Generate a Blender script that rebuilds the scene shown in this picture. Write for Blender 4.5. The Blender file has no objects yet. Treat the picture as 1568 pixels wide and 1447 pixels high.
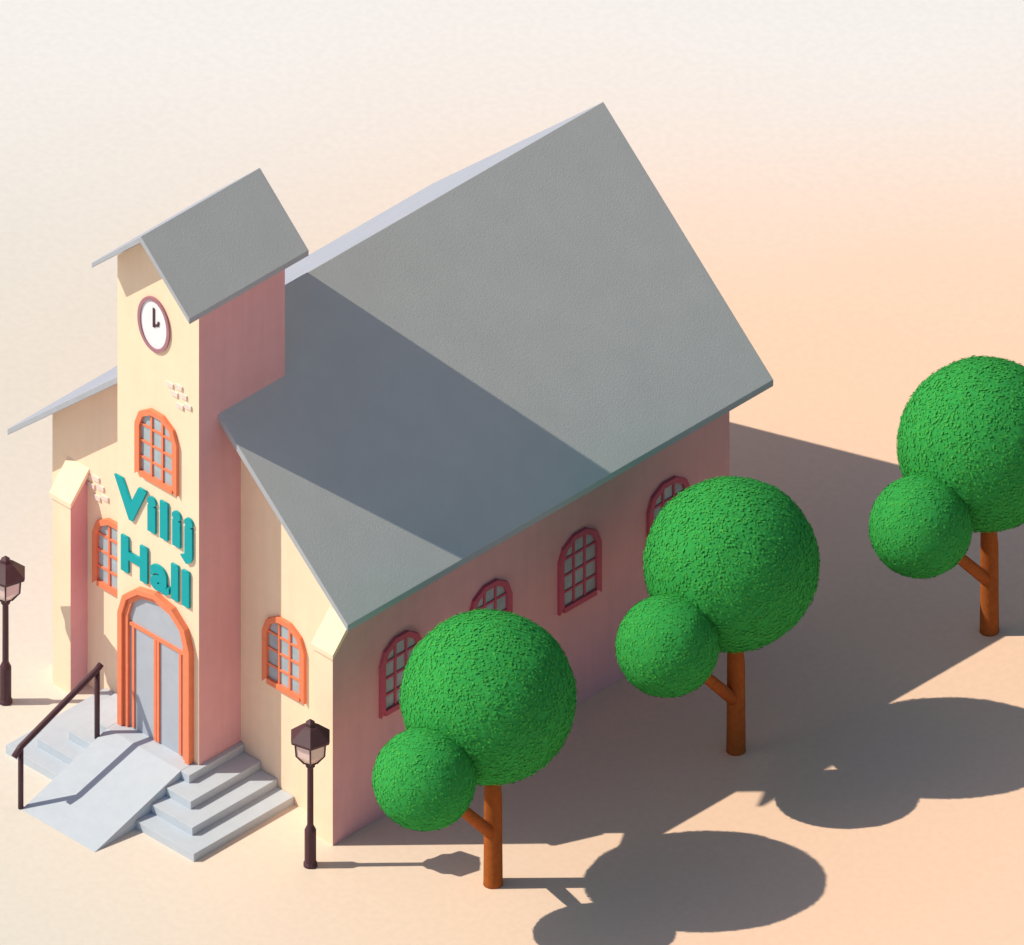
import bpy, bmesh, math, random
import numpy as np
from mathutils import Vector, noise as mnoise
random.seed(4); rng=np.random.default_rng(4)
S=1/60.0
K=math.sqrt(2/3)
C30=math.cos(math.radians(30))
scene=bpy.context.scene
coll=scene.collection

# ------------------------------------------------------------ materials
def mat(name,col,rough=0.8,var=0.06,scale=3.0,bump=0.0,bscale=40.0,spec=0.3,metal=0.0,streak=0.0):
    m=bpy.data.materials.new(name); m.use_nodes=True
    nt=m.node_tree; b=nt.nodes['Principled BSDF']
    b.inputs['Roughness'].default_value=rough
    b.inputs['Specular IOR Level'].default_value=spec
    b.inputs['Metallic'].default_value=metal
    tc=nt.nodes.new('ShaderNodeTexCoord')
    n=nt.nodes.new('ShaderNodeTexNoise'); n.inputs['Scale'].default_value=scale
    n.inputs['Detail'].default_value=5; n.inputs['Roughness'].default_value=0.6
    nt.links.new(tc.outputs['Object'],n.inputs['Vector'])
    mr=nt.nodes.new('ShaderNodeMapRange')
    mr.inputs['From Min'].default_value=0.3; mr.inputs['From Max'].default_value=0.7
    mr.inputs['To Min'].default_value=1-var; mr.inputs['To Max'].default_value=1+var
    nt.links.new(n.outputs['Fac'],mr.inputs['Value'])
    vm=nt.nodes.new('ShaderNodeVectorMath'); vm.operation='SCALE'
    vm.inputs[0].default_value=col
    sc=mr.outputs['Result']
    if streak>0:   # rain streaks running down the wall
        mp=nt.nodes.new('ShaderNodeMapping'); mp.inputs['Scale'].default_value=(5,5,.35)
        nt.links.new(tc.outputs['Object'],mp.inputs['Vector'])
        ns=nt.nodes.new('ShaderNodeTexNoise'); ns.inputs['Scale'].default_value=1.0; ns.inputs['Detail'].default_value=4
        nt.links.new(mp.outputs[0],ns.inputs['Vector'])
        m2=nt.nodes.new('ShaderNodeMapRange')
        m2.inputs['From Min'].default_value=.35; m2.inputs['From Max'].default_value=.7
        m2.inputs['To Min'].default_value=1.0; m2.inputs['To Max'].default_value=1-streak
        nt.links.new(ns.outputs['Fac'],m2.inputs['Value'])
        mu=nt.nodes.new('ShaderNodeMath'); mu.operation='MULTIPLY'
        nt.links.new(sc,mu.inputs[0]); nt.links.new(m2.outputs[0],mu.inputs[1]); sc=mu.outputs[0]
    nt.links.new(sc,vm.inputs['Scale'])
    nt.links.new(vm.outputs['Vector'],b.inputs['Base Color'])
    if bump>0:
        n2=nt.nodes.new('ShaderNodeTexNoise'); n2.inputs['Scale'].default_value=bscale
        n2.inputs['Detail'].default_value=3
        nt.links.new(tc.outputs['Object'],n2.inputs['Vector'])
        bp=nt.nodes.new('ShaderNodeBump'); bp.inputs['Strength'].default_value=bump
        bp.inputs['Distance'].default_value=0.02
        nt.links.new(n2.outputs['Fac'],bp.inputs['Height'])
        nt.links.new(bp.outputs['Normal'],b.inputs['Normal'])
    return m
M_CREAM=mat('cream_plaster',(0.95,0.73,0.54),0.9,0.025,2.0,0.2,35,streak=.04,spec=.1)
M_CREAM_SHADE=mat('cream_plaster_shaded',(0.73,0.40,0.43),0.9,0.03,2.0,0.2,35,streak=.05,spec=.1)  # shade of the cream walls, painted in as pink on side faces
M_ROOF=mat('roof_slate',(0.56,0.57,0.54),0.9,0.03,1.2,0.2,25,spec=.05)
M_ROOF2=mat('roof_slate_sunlit_dimmed',(0.40,0.42,0.50),0.9,0.03,1.2,0.2,25,spec=.05)  # same slate, colour darkened to tone down the sunlit left slope
M_FASCIA=mat('roof_fascia',(0.40,0.42,0.47),0.8,0.04,spec=.1)
M_ORANGE=mat('orange_painted_wood',(0.84,0.24,0.12),0.6,0.05,6)
M_MAROON=mat('maroon_painted_wood',(0.50,0.10,0.16),0.6,0.05,6)
M_GLASS=mat('window_glass',(0.38,0.46,0.52),0.15,0.15,2.5,spec=0.5)
M_DOOR=mat('door_panel',(0.42,0.46,0.54),0.5,0.04,3)
M_TEAL=mat('teal_letters',(0.0,0.36,0.40),0.6,0.03)
M_STONE=mat('step_stone',(0.50,0.55,0.62),0.9,0.03,4,0.25,50,spec=.1)
M_IRON=mat('dark_maroon_iron',(0.075,0.03,0.04),0.5,0.1,8)
M_LGLASS=mat('lantern_glass',(0.80,0.60,0.58),0.2,0.05,5,spec=0.5)
M_WHITE=mat('clock_face_white',(0.82,0.82,0.88),0.5,0.02)
M_MAUVE=mat('clock_rim',(0.38,0.18,0.22),0.5,0.04)
M_BRICK=mat('exposed_brick',(0.80,0.66,0.60),0.9,0.12,12)
M_BARK=mat('bark',(0.34,0.095,0.022),0.9,0.15,8,0.6,30,spec=.1)

def leaf_mat():
    m=bpy.data.materials.new('leaves'); m.use_nodes=True
    nt=m.node_tree; nt.nodes.clear()
    out=nt.nodes.new('ShaderNodeOutputMaterial')
    d=nt.nodes.new('ShaderNodeBsdfDiffuse')
    geo=nt.nodes.new('ShaderNodeNewGeometry')
    r=nt.nodes.new('ShaderNodeValToRGB')
    r.color_ramp.elements[0].color=(0.034,0.33,0.068,1)
    r.color_ramp.elements[1].color=(0.068,0.40,0.068,1)
    nt.links.new(geo.outputs['Random Per Island'],r.inputs['Fac'])
    nt.links.new(r.outputs['Color'],d.inputs['Color'])
    nt.links.new(d.outputs[0],out.inputs['Surface'])
    return m
M_LEAF=leaf_mat()
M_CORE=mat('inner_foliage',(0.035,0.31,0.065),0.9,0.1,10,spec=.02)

# ------------------------------------------------------------ helpers
def empty(name,loc=(0,0,0)):
    o=bpy.data.objects.new(name,None); o.location=loc; coll.objects.link(o); o.empty_display_size=0.3
    return o
def obj(name,verts,faces,mats,fm=None,parent=None,smooth=False,bevel=0):
    me=bpy.data.meshes.new(name); me.from_pydata([tuple(v) for v in verts],[],faces)
    for m in mats: me.materials.append(m)
    if fm:
        for p,i in zip(me.polygons,fm): p.material_index=i
    bm=bmesh.new(); bm.from_mesh(me); bmesh.ops.recalc_face_normals(bm,faces=bm.faces); bm.to_mesh(me); bm.free()
    if smooth:
        for p in me.polygons: p.use_smooth=True
    o=bpy.data.objects.new(name,me); coll.objects.link(o)
    if parent: o.parent=parent
    if bevel:
        b=o.modifiers.new('bevel','BEVEL'); b.width=bevel; b.segments=2; b.limit_method='ANGLE'
    return o
class Geo:
    def __init__(s): s.v=[]; s.f=[]; s.m=[]
    def prism(s,poly,fn,d0,d1,mi=0,capmi=None):
        n=len(poly); k=len(s.v)
        for d in (d0,d1):
            for a,b in poly: s.v.append(fn(a,b,d))
        s.f.append(list(range(k,k+n))[::-1]); s.m.append(mi if capmi is None else capmi)
        s.f.append(list(range(k+n,k+2*n))); s.m.append(mi if capmi is None else capmi)
        for i in range(n):
            j=(i+1)%n; s.f.append([k+i,k+j,k+n+j,k+n+i]); s.m.append(mi)
    def ring(s,outer,inner,fn,d0,d1,mi=0,closed=False):
        n=len(outer); k=len(s.v)
        for P in (outer,inner):
            for d in (d0,d1):
                for a,b in P: s.v.append(fn(a,b,d))
        o0,o1,i0,i1=k,k+n,k+2*n,k+3*n
        for i in range(n if closed else n-1):
            j=(i+1)%n
            s.f+= [[o1+i,o1+j,i1+j,i1+i],[o0+j,o0+i,i0+i,i0+j],[o0+i,o0+j,o1+j,o1+i],[i0+j,i0+i,i1+i,i1+j]]
            s.m+=[mi]*4
        if not closed:
            for i in (0,n-1):
                s.f.append([o0+i,o1+i,i1+i,i0+i]); s.m.append(mi)
    def box(s,a0,a1,b0,b1,fn,d0,d1,mi=0):
        s.prism([(a0,b0),(a1,b0),(a1,b1),(a0,b1)],fn,d0,d1,mi)
    def make(s,name,mats,parent=None,smooth=False,bevel=0):
        return obj(name,s.v,s.f,mats,s.m,parent,smooth,bevel)
def W3(u,v,w): return Vector((u,v,w))*S
def front(v0): return lambda a,b,d: W3(a,v0-d,b)
def side(u0):  return lambda a,b,d: W3(u0+d,a,b)
def alongV(a,b,d): return W3(a,d,b)
def alongU(a,b,d): return W3(d,a,b)
def plan(a,b,d): return W3(a,b,d)

hall=empty('village_hall',W3(-264,300,0))
def P(o):
    o.parent=hall; o.location=-Vector(hall.location); return o

# ------------------------------------------------------------ hall body
TH=12
RU,RW,HW,SL=-264,636,301,275.5/301
zin=lambda u: RW-abs(u-RU)*SL-TH-1
g=Geo()
prof=[(-525,-6),(0,-6),(0,zin(0)),(RU,zin(RU)),(-525,zin(-525))]
g.prism(prof,alongV,0,672,1,0)
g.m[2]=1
P(g.make('hall_walls',[M_CREAM,M_CREAM_SHADE]))
def gable_roof(name,cu,rw,hw,drop,v0,v1,th):
    g=Geo()
    p=[(cu-hw,rw-drop),(cu,rw),(cu+hw,rw-drop),(cu+hw,rw-drop-th*0.8),(cu,rw-th),(cu-hw,rw-drop-th*0.8)]
    n=6
    for d in (v0,v1):
        for a,b in p: g.v.append(alongV(a,b,d))
    for off in (0,n):
        g.f.append([off+0,off+1,off+4,off+5]); g.m.append(1)
        g.f.append([off+1,off+2,off+3,off+4]); g.m.append(1)
    for i in range(n):
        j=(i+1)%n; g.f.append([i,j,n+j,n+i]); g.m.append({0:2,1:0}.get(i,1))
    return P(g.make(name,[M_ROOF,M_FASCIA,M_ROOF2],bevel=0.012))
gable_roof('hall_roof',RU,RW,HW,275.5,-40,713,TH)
g=Geo(); g.box(0.4,6,zin(0)-14,zin(0)-3,lambda a,b,d:W3(a,d,b),2,670,0)
P(g.make('eave_board',[M_MAROON]))

TU0,TU1,TV0,TV1=-336,-192,-74,78
TRW=838.7
g=Geo()
zt=lambda u: TRW-abs(u-RU)*(83.7/86.6)-11
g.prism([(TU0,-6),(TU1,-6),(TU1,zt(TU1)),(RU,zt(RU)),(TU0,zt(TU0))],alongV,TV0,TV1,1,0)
P(g.make('tower_walls',[M_CREAM,M_CREAM_SHADE]))
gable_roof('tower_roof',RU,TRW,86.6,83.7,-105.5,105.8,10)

for i,(u0,u1) in enumerate([(-32,0.5),(-495,-463)]):
    g=Geo()
    g.prism([(0.3,-6),(-30,-6),(-30,288),(0.3,322)],alongU,u0,u1,0)
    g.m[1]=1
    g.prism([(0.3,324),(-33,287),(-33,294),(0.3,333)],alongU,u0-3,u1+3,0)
    P(g.make('buttress_%d'%(i+1),[M_CREAM,M_CREAM_SHADE]))

# ------------------------------------------------------------ windows
def arch(w,hs,ht,off=0,n=8):
    pts=[(off,0)]
    for i in range(n+1):
        t=math.pi*(1-i/n)
        pts.append((w/2+(w/2-off)*math.cos(t), hs+(ht-hs-off)*math.sin(t)))
    pts.append((w-off,0)); return pts
def arch_h(x,w,hs,ht):
    q=max(0,1-((x-w/2)/(w/2))**2); return hs+(ht-hs)*math.sqrt(q)
def window(name,fn0,a0,b0,w=74,hs=78,ht=112,fmat=None):
    fn=lambda a,b,d: fn0(a0+a,b0+b,d)
    g=Geo(); t=8; n=5
    outer=arch(w,hs,ht,0,n); inner=arch(w,hs,ht,t,n)
    inner=[(a,b if b>0 else t) for a,b in inner]
    g.ring(outer,inner,fn,-1,5,0)
    g.box(t+.05,w-t-.05,0.05,t,fn,-1,4.8,0)
    for x in (w*0.37,w*0.63):
        h=arch_h(x,w,hs,ht)-t*1.1
        g.box(x-1.6,x+1.6,t+.1,h,fn,0.2,2.6,0)
    for y in (hs*0.38,hs*0.70,hs*1.02):
        g.box(t-.5,w-t+.5,y-1.6,y+1.6,fn,0.2,2.3,0)
    P(g.make(name+'_frame',[fmat]))
    g=Geo(); gi=arch(w,hs,ht,t*0.6,n); g.prism(gi,fn,-1,0.5,0)
    P(g.make(name+'_glass',[M_GLASS]))
def U_at(x,v): return (x-535)/C30-v
def front_uw(x,y,v):
    u=U_at(x,v); return u,1280+.5*(u-v)-y
def side_vw(x,y,u):
    v=(x-535)/C30-u; return v,1280+.5*(u-v)-y
u,w=front_uw(405,1040,0); window('front_window_right',front(0),u,w,fmat=M_ORANGE)
u,w=front_uw(145,890,0); window('front_window_left',front(0),u,w,fmat=M_ORANGE)
u,w=front_uw(210,722,TV0); window('tower_window',front(TV0),u,w,fmat=M_ORANGE)
for i in range(4):
    x=580+136.7*i
    y=1099-78.8*i
    v,w=side_vw(x,y,0); window('side_window_%d'%(i+1),side(0),v,w,fmat=M_MAROON)
# ------------------------------------------------------------ door
D0=-328; dw=127; DH=49
fn=lambda a,b,d: front(TV0)(D0+a,DH+b,d)
g=Geo()
g.ring(arch(dw,172,230,0,6),arch(dw,172,230,8,6),fn,-1,9,0)
g.ring(arch(dw,172,230,8.2,6),arch(dw,172,230,15,6),fn,-1,5,0)
P(g.make('door_surround',[M_ORANGE],bevel=0.01))
g=Geo(); g.prism(arch(dw,172,230,14,6),fn,-1,0.5,0); P(g.make('door_leaves',[M_DOOR]))
g=Geo()
g.box(20,24,2,160,fn,0.3,2.6); g.box(dw-24,dw-20,2,160,fn,0.3,2.6)
g.box(dw/2-4.6,dw/2-.5,2,157,fn,0.3,3); g.box(dw/2+.5,dw/2+4.6,2,157,fn,0.3,3)
g.box(16,dw-16,157.2,162,fn,0.3,3.2)
P(g.make('door_frame_bars',[M_ORANGE]))
# ------------------------------------------------------------ clock
cu,cw=front_uw(237,496,TV0)
fn=lambda a,b,d: front(TV0)(cu+a,cw+b,d)
el=lambda ra,rb,n=40:[(ra*math.cos(2*math.pi*i/n),rb*math.sin(2*math.pi*i/n)) for i in range(n)]
g=Geo(); g.ring(el(28,41),el(23.5,36),fn,-1,3,0,closed=True); P(g.make('clock_rim',[M_MAUVE]))
g=Geo(); g.prism(el(24,36.5),fn,-1,1.2); P(g.make('clock_dial',[M_WHITE]))
g=Geo(); g.box(-1.6,1.6,-4,25,fn,1.5,2.4); g.prism([(-1,-4),(9,1),(10,8),(7,8),(6,3),(-1,0)],fn,1.5,2.2)
P(g.make('clock_hands',[M_IRON]))
# ------------------------------------------------------------ exposed bricks
def bricks(name,x,y,v0):
    u,w=front_uw(x,y,v0); g=Geo(); fn=front(v0)
    for a,b in [(2,34),(18,38),(10,24),(26,28),(34,16),(20,10)]:
        g.box(u+a,u+a+12,w+b,w+b+7,fn,-1,2.2)
    P(g.make(name,[M_BRICK],bevel=0.006))
bricks('bare_bricks_tower',254,622,TV0); bricks('bare_bricks_facade',127,762,0)
# ------------------------------------------------------------ letters
def text(name,body,x,y,size,sx):
    c=bpy.data.curves.new(name,'FONT'); c.body=body; c.size=size*S; c.extrude=1.6*S; c.offset=0.052
    c.space_character=1.12
    c.materials.append(M_TEAL)
    o=bpy.data.objects.new(name,c); coll.objects.link(o)
    u,w=front_uw(x,y,TV0)
    o.parent=hall
    o.rotation_euler=(math.radians(90),0,0); o.scale=(sx,1,1)
    o.location=W3(u,TV0-2,w)-Vector(hall.location)
    return o
text('sign_vilij','Vilij',182,780,74,1.06)
text('sign_hall','Hall',186,866,70,1.0)

# ------------------------------------------------------------ steps and ramp
steps=Geo()
for i in range(4):
    top=49-12.25*i
    ur=-185+29.2*i; ul=2*RU-ur
    vf=-98-26.5*i
    z0=top-12.25 - (3 if i==3 else 0)
    steps.box(-199.7,ur,vf,-0.6,plan,z0,top)
    steps.box(ul,-330.3,vf,-0.6,plan,z0,top)
P(steps.make('entrance_steps',[M_STONE],bevel=0.008))
g=Geo()
g.prism([(-0.8,-3),(-250,-3),(-250,0.3),(-98,49),(-0.8,49)],alongU,-330,-200)
P(g.make('entrance_ramp',[M_STONE]))

# ------------------------------------------------------------ tubes
def tube(name,pts,r,m,parent=None,n=10,off=Vector((0,0,0))):
    v=[];f=[]
    if not hasattr(r,'__len__'): r=[r]*len(pts)
    for k,p in enumerate(pts):
        d=(pts[min(k+1,len(pts)-1)]-pts[max(k-1,0)]).normalized()
        a=d.cross(Vector((0.3,0.5,0.81)))
        if a.length<.1: a=d.cross(Vector((1,0,0)))
        a.normalize(); b=d.cross(a)
        for i in range(n):
            t=2*math.pi*i/n; v.append(p+a*math.cos(t)*r[k]+b*math.sin(t)*r[k]-off)
    for k in range(len(pts)-1):
        for i in range(n):
            j=(i+1)%n; f.append([k*n+i,k*n+j,(k+1)*n+j,(k+1)*n+i])
    f.append(list(range(n))); f.append([ (len(pts)-1)*n+i for i in range(n)])
    o=obj(name,v,f,[m],None,parent)
    for p in o.data.polygons: p.use_smooth=len(p.vertices)==4
    return o
rail=empty('handrail',W3(-330,-180,0)); ro=Vector(rail.location)
pu=-333
def rz(v): return max(0,(v+250)/152*49)
tube('post_bottom',[W3(pu,-248,-2),W3(pu,-248,96)],3.6*S,M_IRON,rail,8,ro)
tube('post_top',[W3(pu,-113,40),W3(pu,-113,rz(-113)+101)],3.6*S,M_IRON,rail,8,ro)
tube('rail_bar',[W3(pu,-260,84),W3(pu,-248,94),W3(pu,-113,rz(-113)+101),W3(pu,-106,rz(-106)+103)],4.2*S,M_IRON,rail,8,ro)

# ------------------------------------------------------------ street lamps
def lathe(g,prof,n,cx=0,cy=0,mi=0,rot=0):
    k=len(g.v)
    for r,z in prof:
        for i in range(n):
            t=2*math.pi*i/n+rot; g.v.append(Vector((cx+r*math.cos(t),cy+r*math.sin(t),z))*S)
    for a in range(len(prof)-1):
        for i in range(n):
            j=(i+1)%n; g.f.append([k+a*n+i,k+a*n+j,k+(a+1)*n+j,k+(a+1)*n+i]); g.m.append(mi)
    g.f.append([k+i for i in range(n)]); g.m.append(mi)
    g.f.append([k+(len(prof)-1)*n+i for i in range(n)]); g.m.append(mi)
def lamp(u,v):
    e=empty('street_lamp',W3(u,v,0))
    g=Geo(); lathe(g,[(9,-2),(9,4),(7.6,6),(7.6,54),(5,60),(4.2,62),(4.0,150),(6,152),(6,156),(9,158),(9,160)],12)
    g.make('post',[M_IRON],e)
    g=Geo(); lathe(g,[(27,194),(28,198),(11,213),(7,215),(6,219),(0.5,224)],6,rot=.26)
    g.make('lantern_cap',[M_IRON],e)
    g=Geo(); lathe(g,[(9,160.2),(20,174),(21.5,193.8)],6,rot=.26); g.make('lantern_glass',[M_LGLASS],e)
    for i in range(6):
        t=2*math.pi*i/6+.26
        c,s_=math.cos(t),math.sin(t)
        pts=[Vector((r*c,r*s_,z))*S for r,z in((9.5,159),(20.5,174),(22,194))]
        tube('lantern_rib_%d'%(i+1),pts,1.1*S,M_IRON,e,5)
    return e
lamp(10.5,-79.5); lamp(-509,-99)

# ------------------------------------------------------------ trees
def crown_mesh(name,R,nleaf,size):
    vs=[];fs=[]
    for k in range(nleaf):
        d=Vector(rng.normal(size=3)); d.normalize()
        nz=mnoise.noise(d*3.2)*0.014+mnoise.noise(d*9)*0.008
        rr=R*(0.984+nz+rng.uniform(-.006,.010))
        p=d*rr
        nrm=(d+Vector(rng.normal(size=3))*0.12).normalized()
        a=nrm.cross(Vector(rng.normal(size=3))).normalized(); b=nrm.cross(a)
        L=size*rng.uniform(.7,1.3); w=L*.55
        q=len(vs)
        vs+= [p-a*L*.5, p-b*w*.5, p+a*L*.5, p+b*w*.5]
        fs.append((q,q+1,q+2,q+3))
    nl=len(fs)
    bm=bmesh.new(); bmesh.ops.create_icosphere(bm,subdivisions=5,radius=R*0.978)
    for v in bm.verts:
        d=v.co.normalized(); v.co*=1+mnoise.noise(d*3.2)*0.014+mnoise.noise(d*9)*0.008
    base=len(vs); vs+=[v.co.copy() for v in bm.verts]
    fs+=[[base+v.index for v in f.verts] for f in bm.faces]; bm.free()
    me=bpy.data.meshes.new(name); me.from_pydata([tuple(v) for v in vs],[],[tuple(f) for f in fs])
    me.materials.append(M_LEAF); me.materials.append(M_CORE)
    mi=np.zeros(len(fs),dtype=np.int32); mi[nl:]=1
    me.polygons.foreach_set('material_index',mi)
    sm=np.zeros(len(fs),dtype=bool); sm[nl:]=True
    me.polygons.foreach_set('use_smooth',sm)
    return me
RB=137*K*S; RS=81*K*S
big=crown_mesh('crown_large',RB,13000,0.075)
small=crown_mesh('crown_small',RS,5000,0.07)
right=Vector((1,1,0)).normalized(); up=Vector((-1,1,2)).normalized(); toc=Vector((1,-1,1)).normalized()
def off(dx,dy,dz): return (right*dx+up*dy+toc*dz)*K*S
def tree(x,y,rotz):
    s=(x-535)/C30; d=2*(y-1280); u=(s+d)/2; v=(s-d)/2
    e=empty('deciduous_tree',W3(u,v,0))
    bc=Vector((0,0,285*S))+off(-7,0,0)
    sc=bc+off(-98,-125,75)
    o=bpy.data.objects.new('crown_large',big); o.location=bc; o.rotation_euler=(0,0,rotz); o.parent=e; coll.objects.link(o)
    o=bpy.data.objects.new('crown_small',small); o.location=sc; o.rotation_euler=(0,0,rotz*2); o.parent=e; coll.objects.link(o)
    r=14.5*K*S
    tube('trunk',[Vector((0,0,-.05)),Vector((0,0,.06)),Vector((0,0,1)),Vector((0,0,2.2)),Vector((0,0,3.6))+off(-4,0,0)],[r*1.10,r*1.03,r*.99,r*.96,r*.6],M_BARK,e,18)
    tube('limb',[Vector((0,0,75*S)),Vector((0,0,75*S)).lerp(sc,.35),sc],[.14,.13,.07],M_BARK,e,10)
    for k,(a,b,c) in enumerate([(60,50,-10),(-40,70,20),(20,60,60)]):
        tube('bough_%d'%(k+1),[Vector((0,0,3.0)),bc+off(a,b,c)],[.1,.04],M_BARK,e,8)
tree(755,1353,0.0); tree(1127,1149,1.1); tree(1515,966,2.3)

# ------------------------------------------------------------ ground
gm=bpy.data.materials.new('sandy_ground'); gm.use_nodes=True
nt=gm.node_tree; b=nt.nodes['Principled BSDF']; b.inputs['Roughness'].default_value=.95; b.inputs['Specular IOR Level'].default_value=.05
L=nt.links.new
tc=nt.nodes.new('ShaderNodeTexCoord'); sep=nt.nodes.new('ShaderNodeSeparateXYZ')
nz=nt.nodes.new('ShaderNodeTexNoise'); nz.inputs['Scale'].default_value=.09; nz.inputs['Detail'].default_value=2
L(tc.outputs['Object'],nz.inputs['Vector'])
L(tc.outputs['Object'],sep.inputs[0])
def math_(op,a,b=None,bv=None):
    n=nt.nodes.new('ShaderNodeMath'); n.operation=op; L(a,n.inputs[0])
    if b is not None: L(b,n.inputs[1])
    if bv is not None: n.inputs[1].default_value=bv
    return n.outputs[0]
def mrange(x,a,b_,c,d):
    n=nt.nodes.new('ShaderNodeMapRange'); n.interpolation_type='SMOOTHSTEP'
    for k,vv in zip(('From Min','From Max','To Min','To Max'),(a,b_,c,d)): n.inputs[k].default_value=vv
    L(x,n.inputs['Value']); return n.outputs[0]
wob=math_('MULTIPLY',math_('SUBTRACT',nz.outputs['Fac'],bv=.5),bv=9.0)
sx=math_('ADD',math_('ADD',sep.outputs[0],sep.outputs[1]),wob)
sy=math_('ADD',math_('SUBTRACT',sep.outputs[1],sep.outputs[0]),wob)
f1=mrange(sx,-12,13,0,1); f2=mrange(sy,23,44,0,1)
def mixc(f,a,bcol):
    n=nt.nodes.new('ShaderNodeMix'); n.data_type='RGBA'
    L(f,n.inputs[0])
    if isinstance(a,tuple): n.inputs[6].default_value=a
    else: L(a,n.inputs[6])
    if isinstance(bcol,tuple): n.inputs[7].default_value=bcol
    else: L(bcol,n.inputs[7])
    return n.outputs[2]
c1=mixc(f1,(.70,.65,.58,1),(.88,.60,.44,1))
c2=mixc(f2,c1,(.78,.75,.74,1))
n2=nt.nodes.new('ShaderNodeTexNoise'); n2.inputs['Scale'].default_value=6; n2.inputs['Detail'].default_value=6
L(tc.outputs['Object'],n2.inputs['Vector'])
f3=mrange(n2.outputs['Fac'],.3,.7,.98,1.02)
vm=nt.nodes.new('ShaderNodeVectorMath'); vm.operation='SCALE'; L(c2,vm.inputs[0]); L(f3,vm.inputs['Scale'])
L(vm.outputs[0],b.inputs['Base Color'])
bp=nt.nodes.new('ShaderNodeBump'); bp.inputs['Strength'].default_value=.1; bp.inputs['Distance'].default_value=.02
n3=nt.nodes.new('ShaderNodeTexNoise'); n3.inputs['Scale'].default_value=25; L(tc.outputs['Object'],n3.inputs['Vector'])
L(n3.outputs['Fac'],bp.inputs['Height']); L(bp.outputs[0],b.inputs['Normal'])
G=600
obj('ground',[(-G,-G,0),(G,-G,0),(G,G,0),(-G,G,0)],[(0,1,2,3)],[gm])

# ------------------------------------------------------------ light
EL=46.5; AZ=math.radians(46)   # shadow heading: (cos AZ, sin AZ)
world=bpy.data.worlds.new('World'); scene.world=world; world.use_nodes=True
wn=world.node_tree; bg=wn.nodes['Background']; sky=wn.nodes.new('ShaderNodeTexSky'); sky.sky_type='NISHITA'
sky.sun_disc=False; sky.sun_elevation=math.radians(EL); sky.sun_rotation=math.radians(224)
sky.dust_density=1.2; sky.air_density=1.0; sky.ozone_density=1.0
wn.links.new(sky.outputs[0],bg.inputs[0]); bg.inputs[1].default_value=.095
sl=bpy.data.lights.new('sun','SUN'); sl.energy=4.15; sl.angle=math.radians(.4); sl.color=(1,.93,.77)
so=bpy.data.objects.new('sun',sl); coll.objects.link(so)
e=math.radians(EL); d=Vector((math.cos(e)*math.cos(AZ),math.cos(e)*math.sin(AZ),-math.sin(e)))
so.rotation_euler=d.to_track_quat('-Z','Y').to_euler(); so.location=(-20,-20,30)

# ------------------------------------------------------------ camera
cam=bpy.data.cameras.new('camera'); cam.type='ORTHO'; cam.ortho_scale=1568*K*S; cam.clip_end=2000
co=bpy.data.objects.new('camera',cam); coll.objects.link(co)
s_=(784-535)/C30; dd=2*(723.5-1280); tgt=W3((s_+dd)/2,(s_-dd)/2,0)
co.location=tgt+toc*90
co.rotation_euler=(-toc).to_track_quat('-Z','Y').to_euler()
scene.camera=co
scene.view_settings.view_transform='Standard'; scene.view_settings.look='None'; scene.view_settings.exposure=0
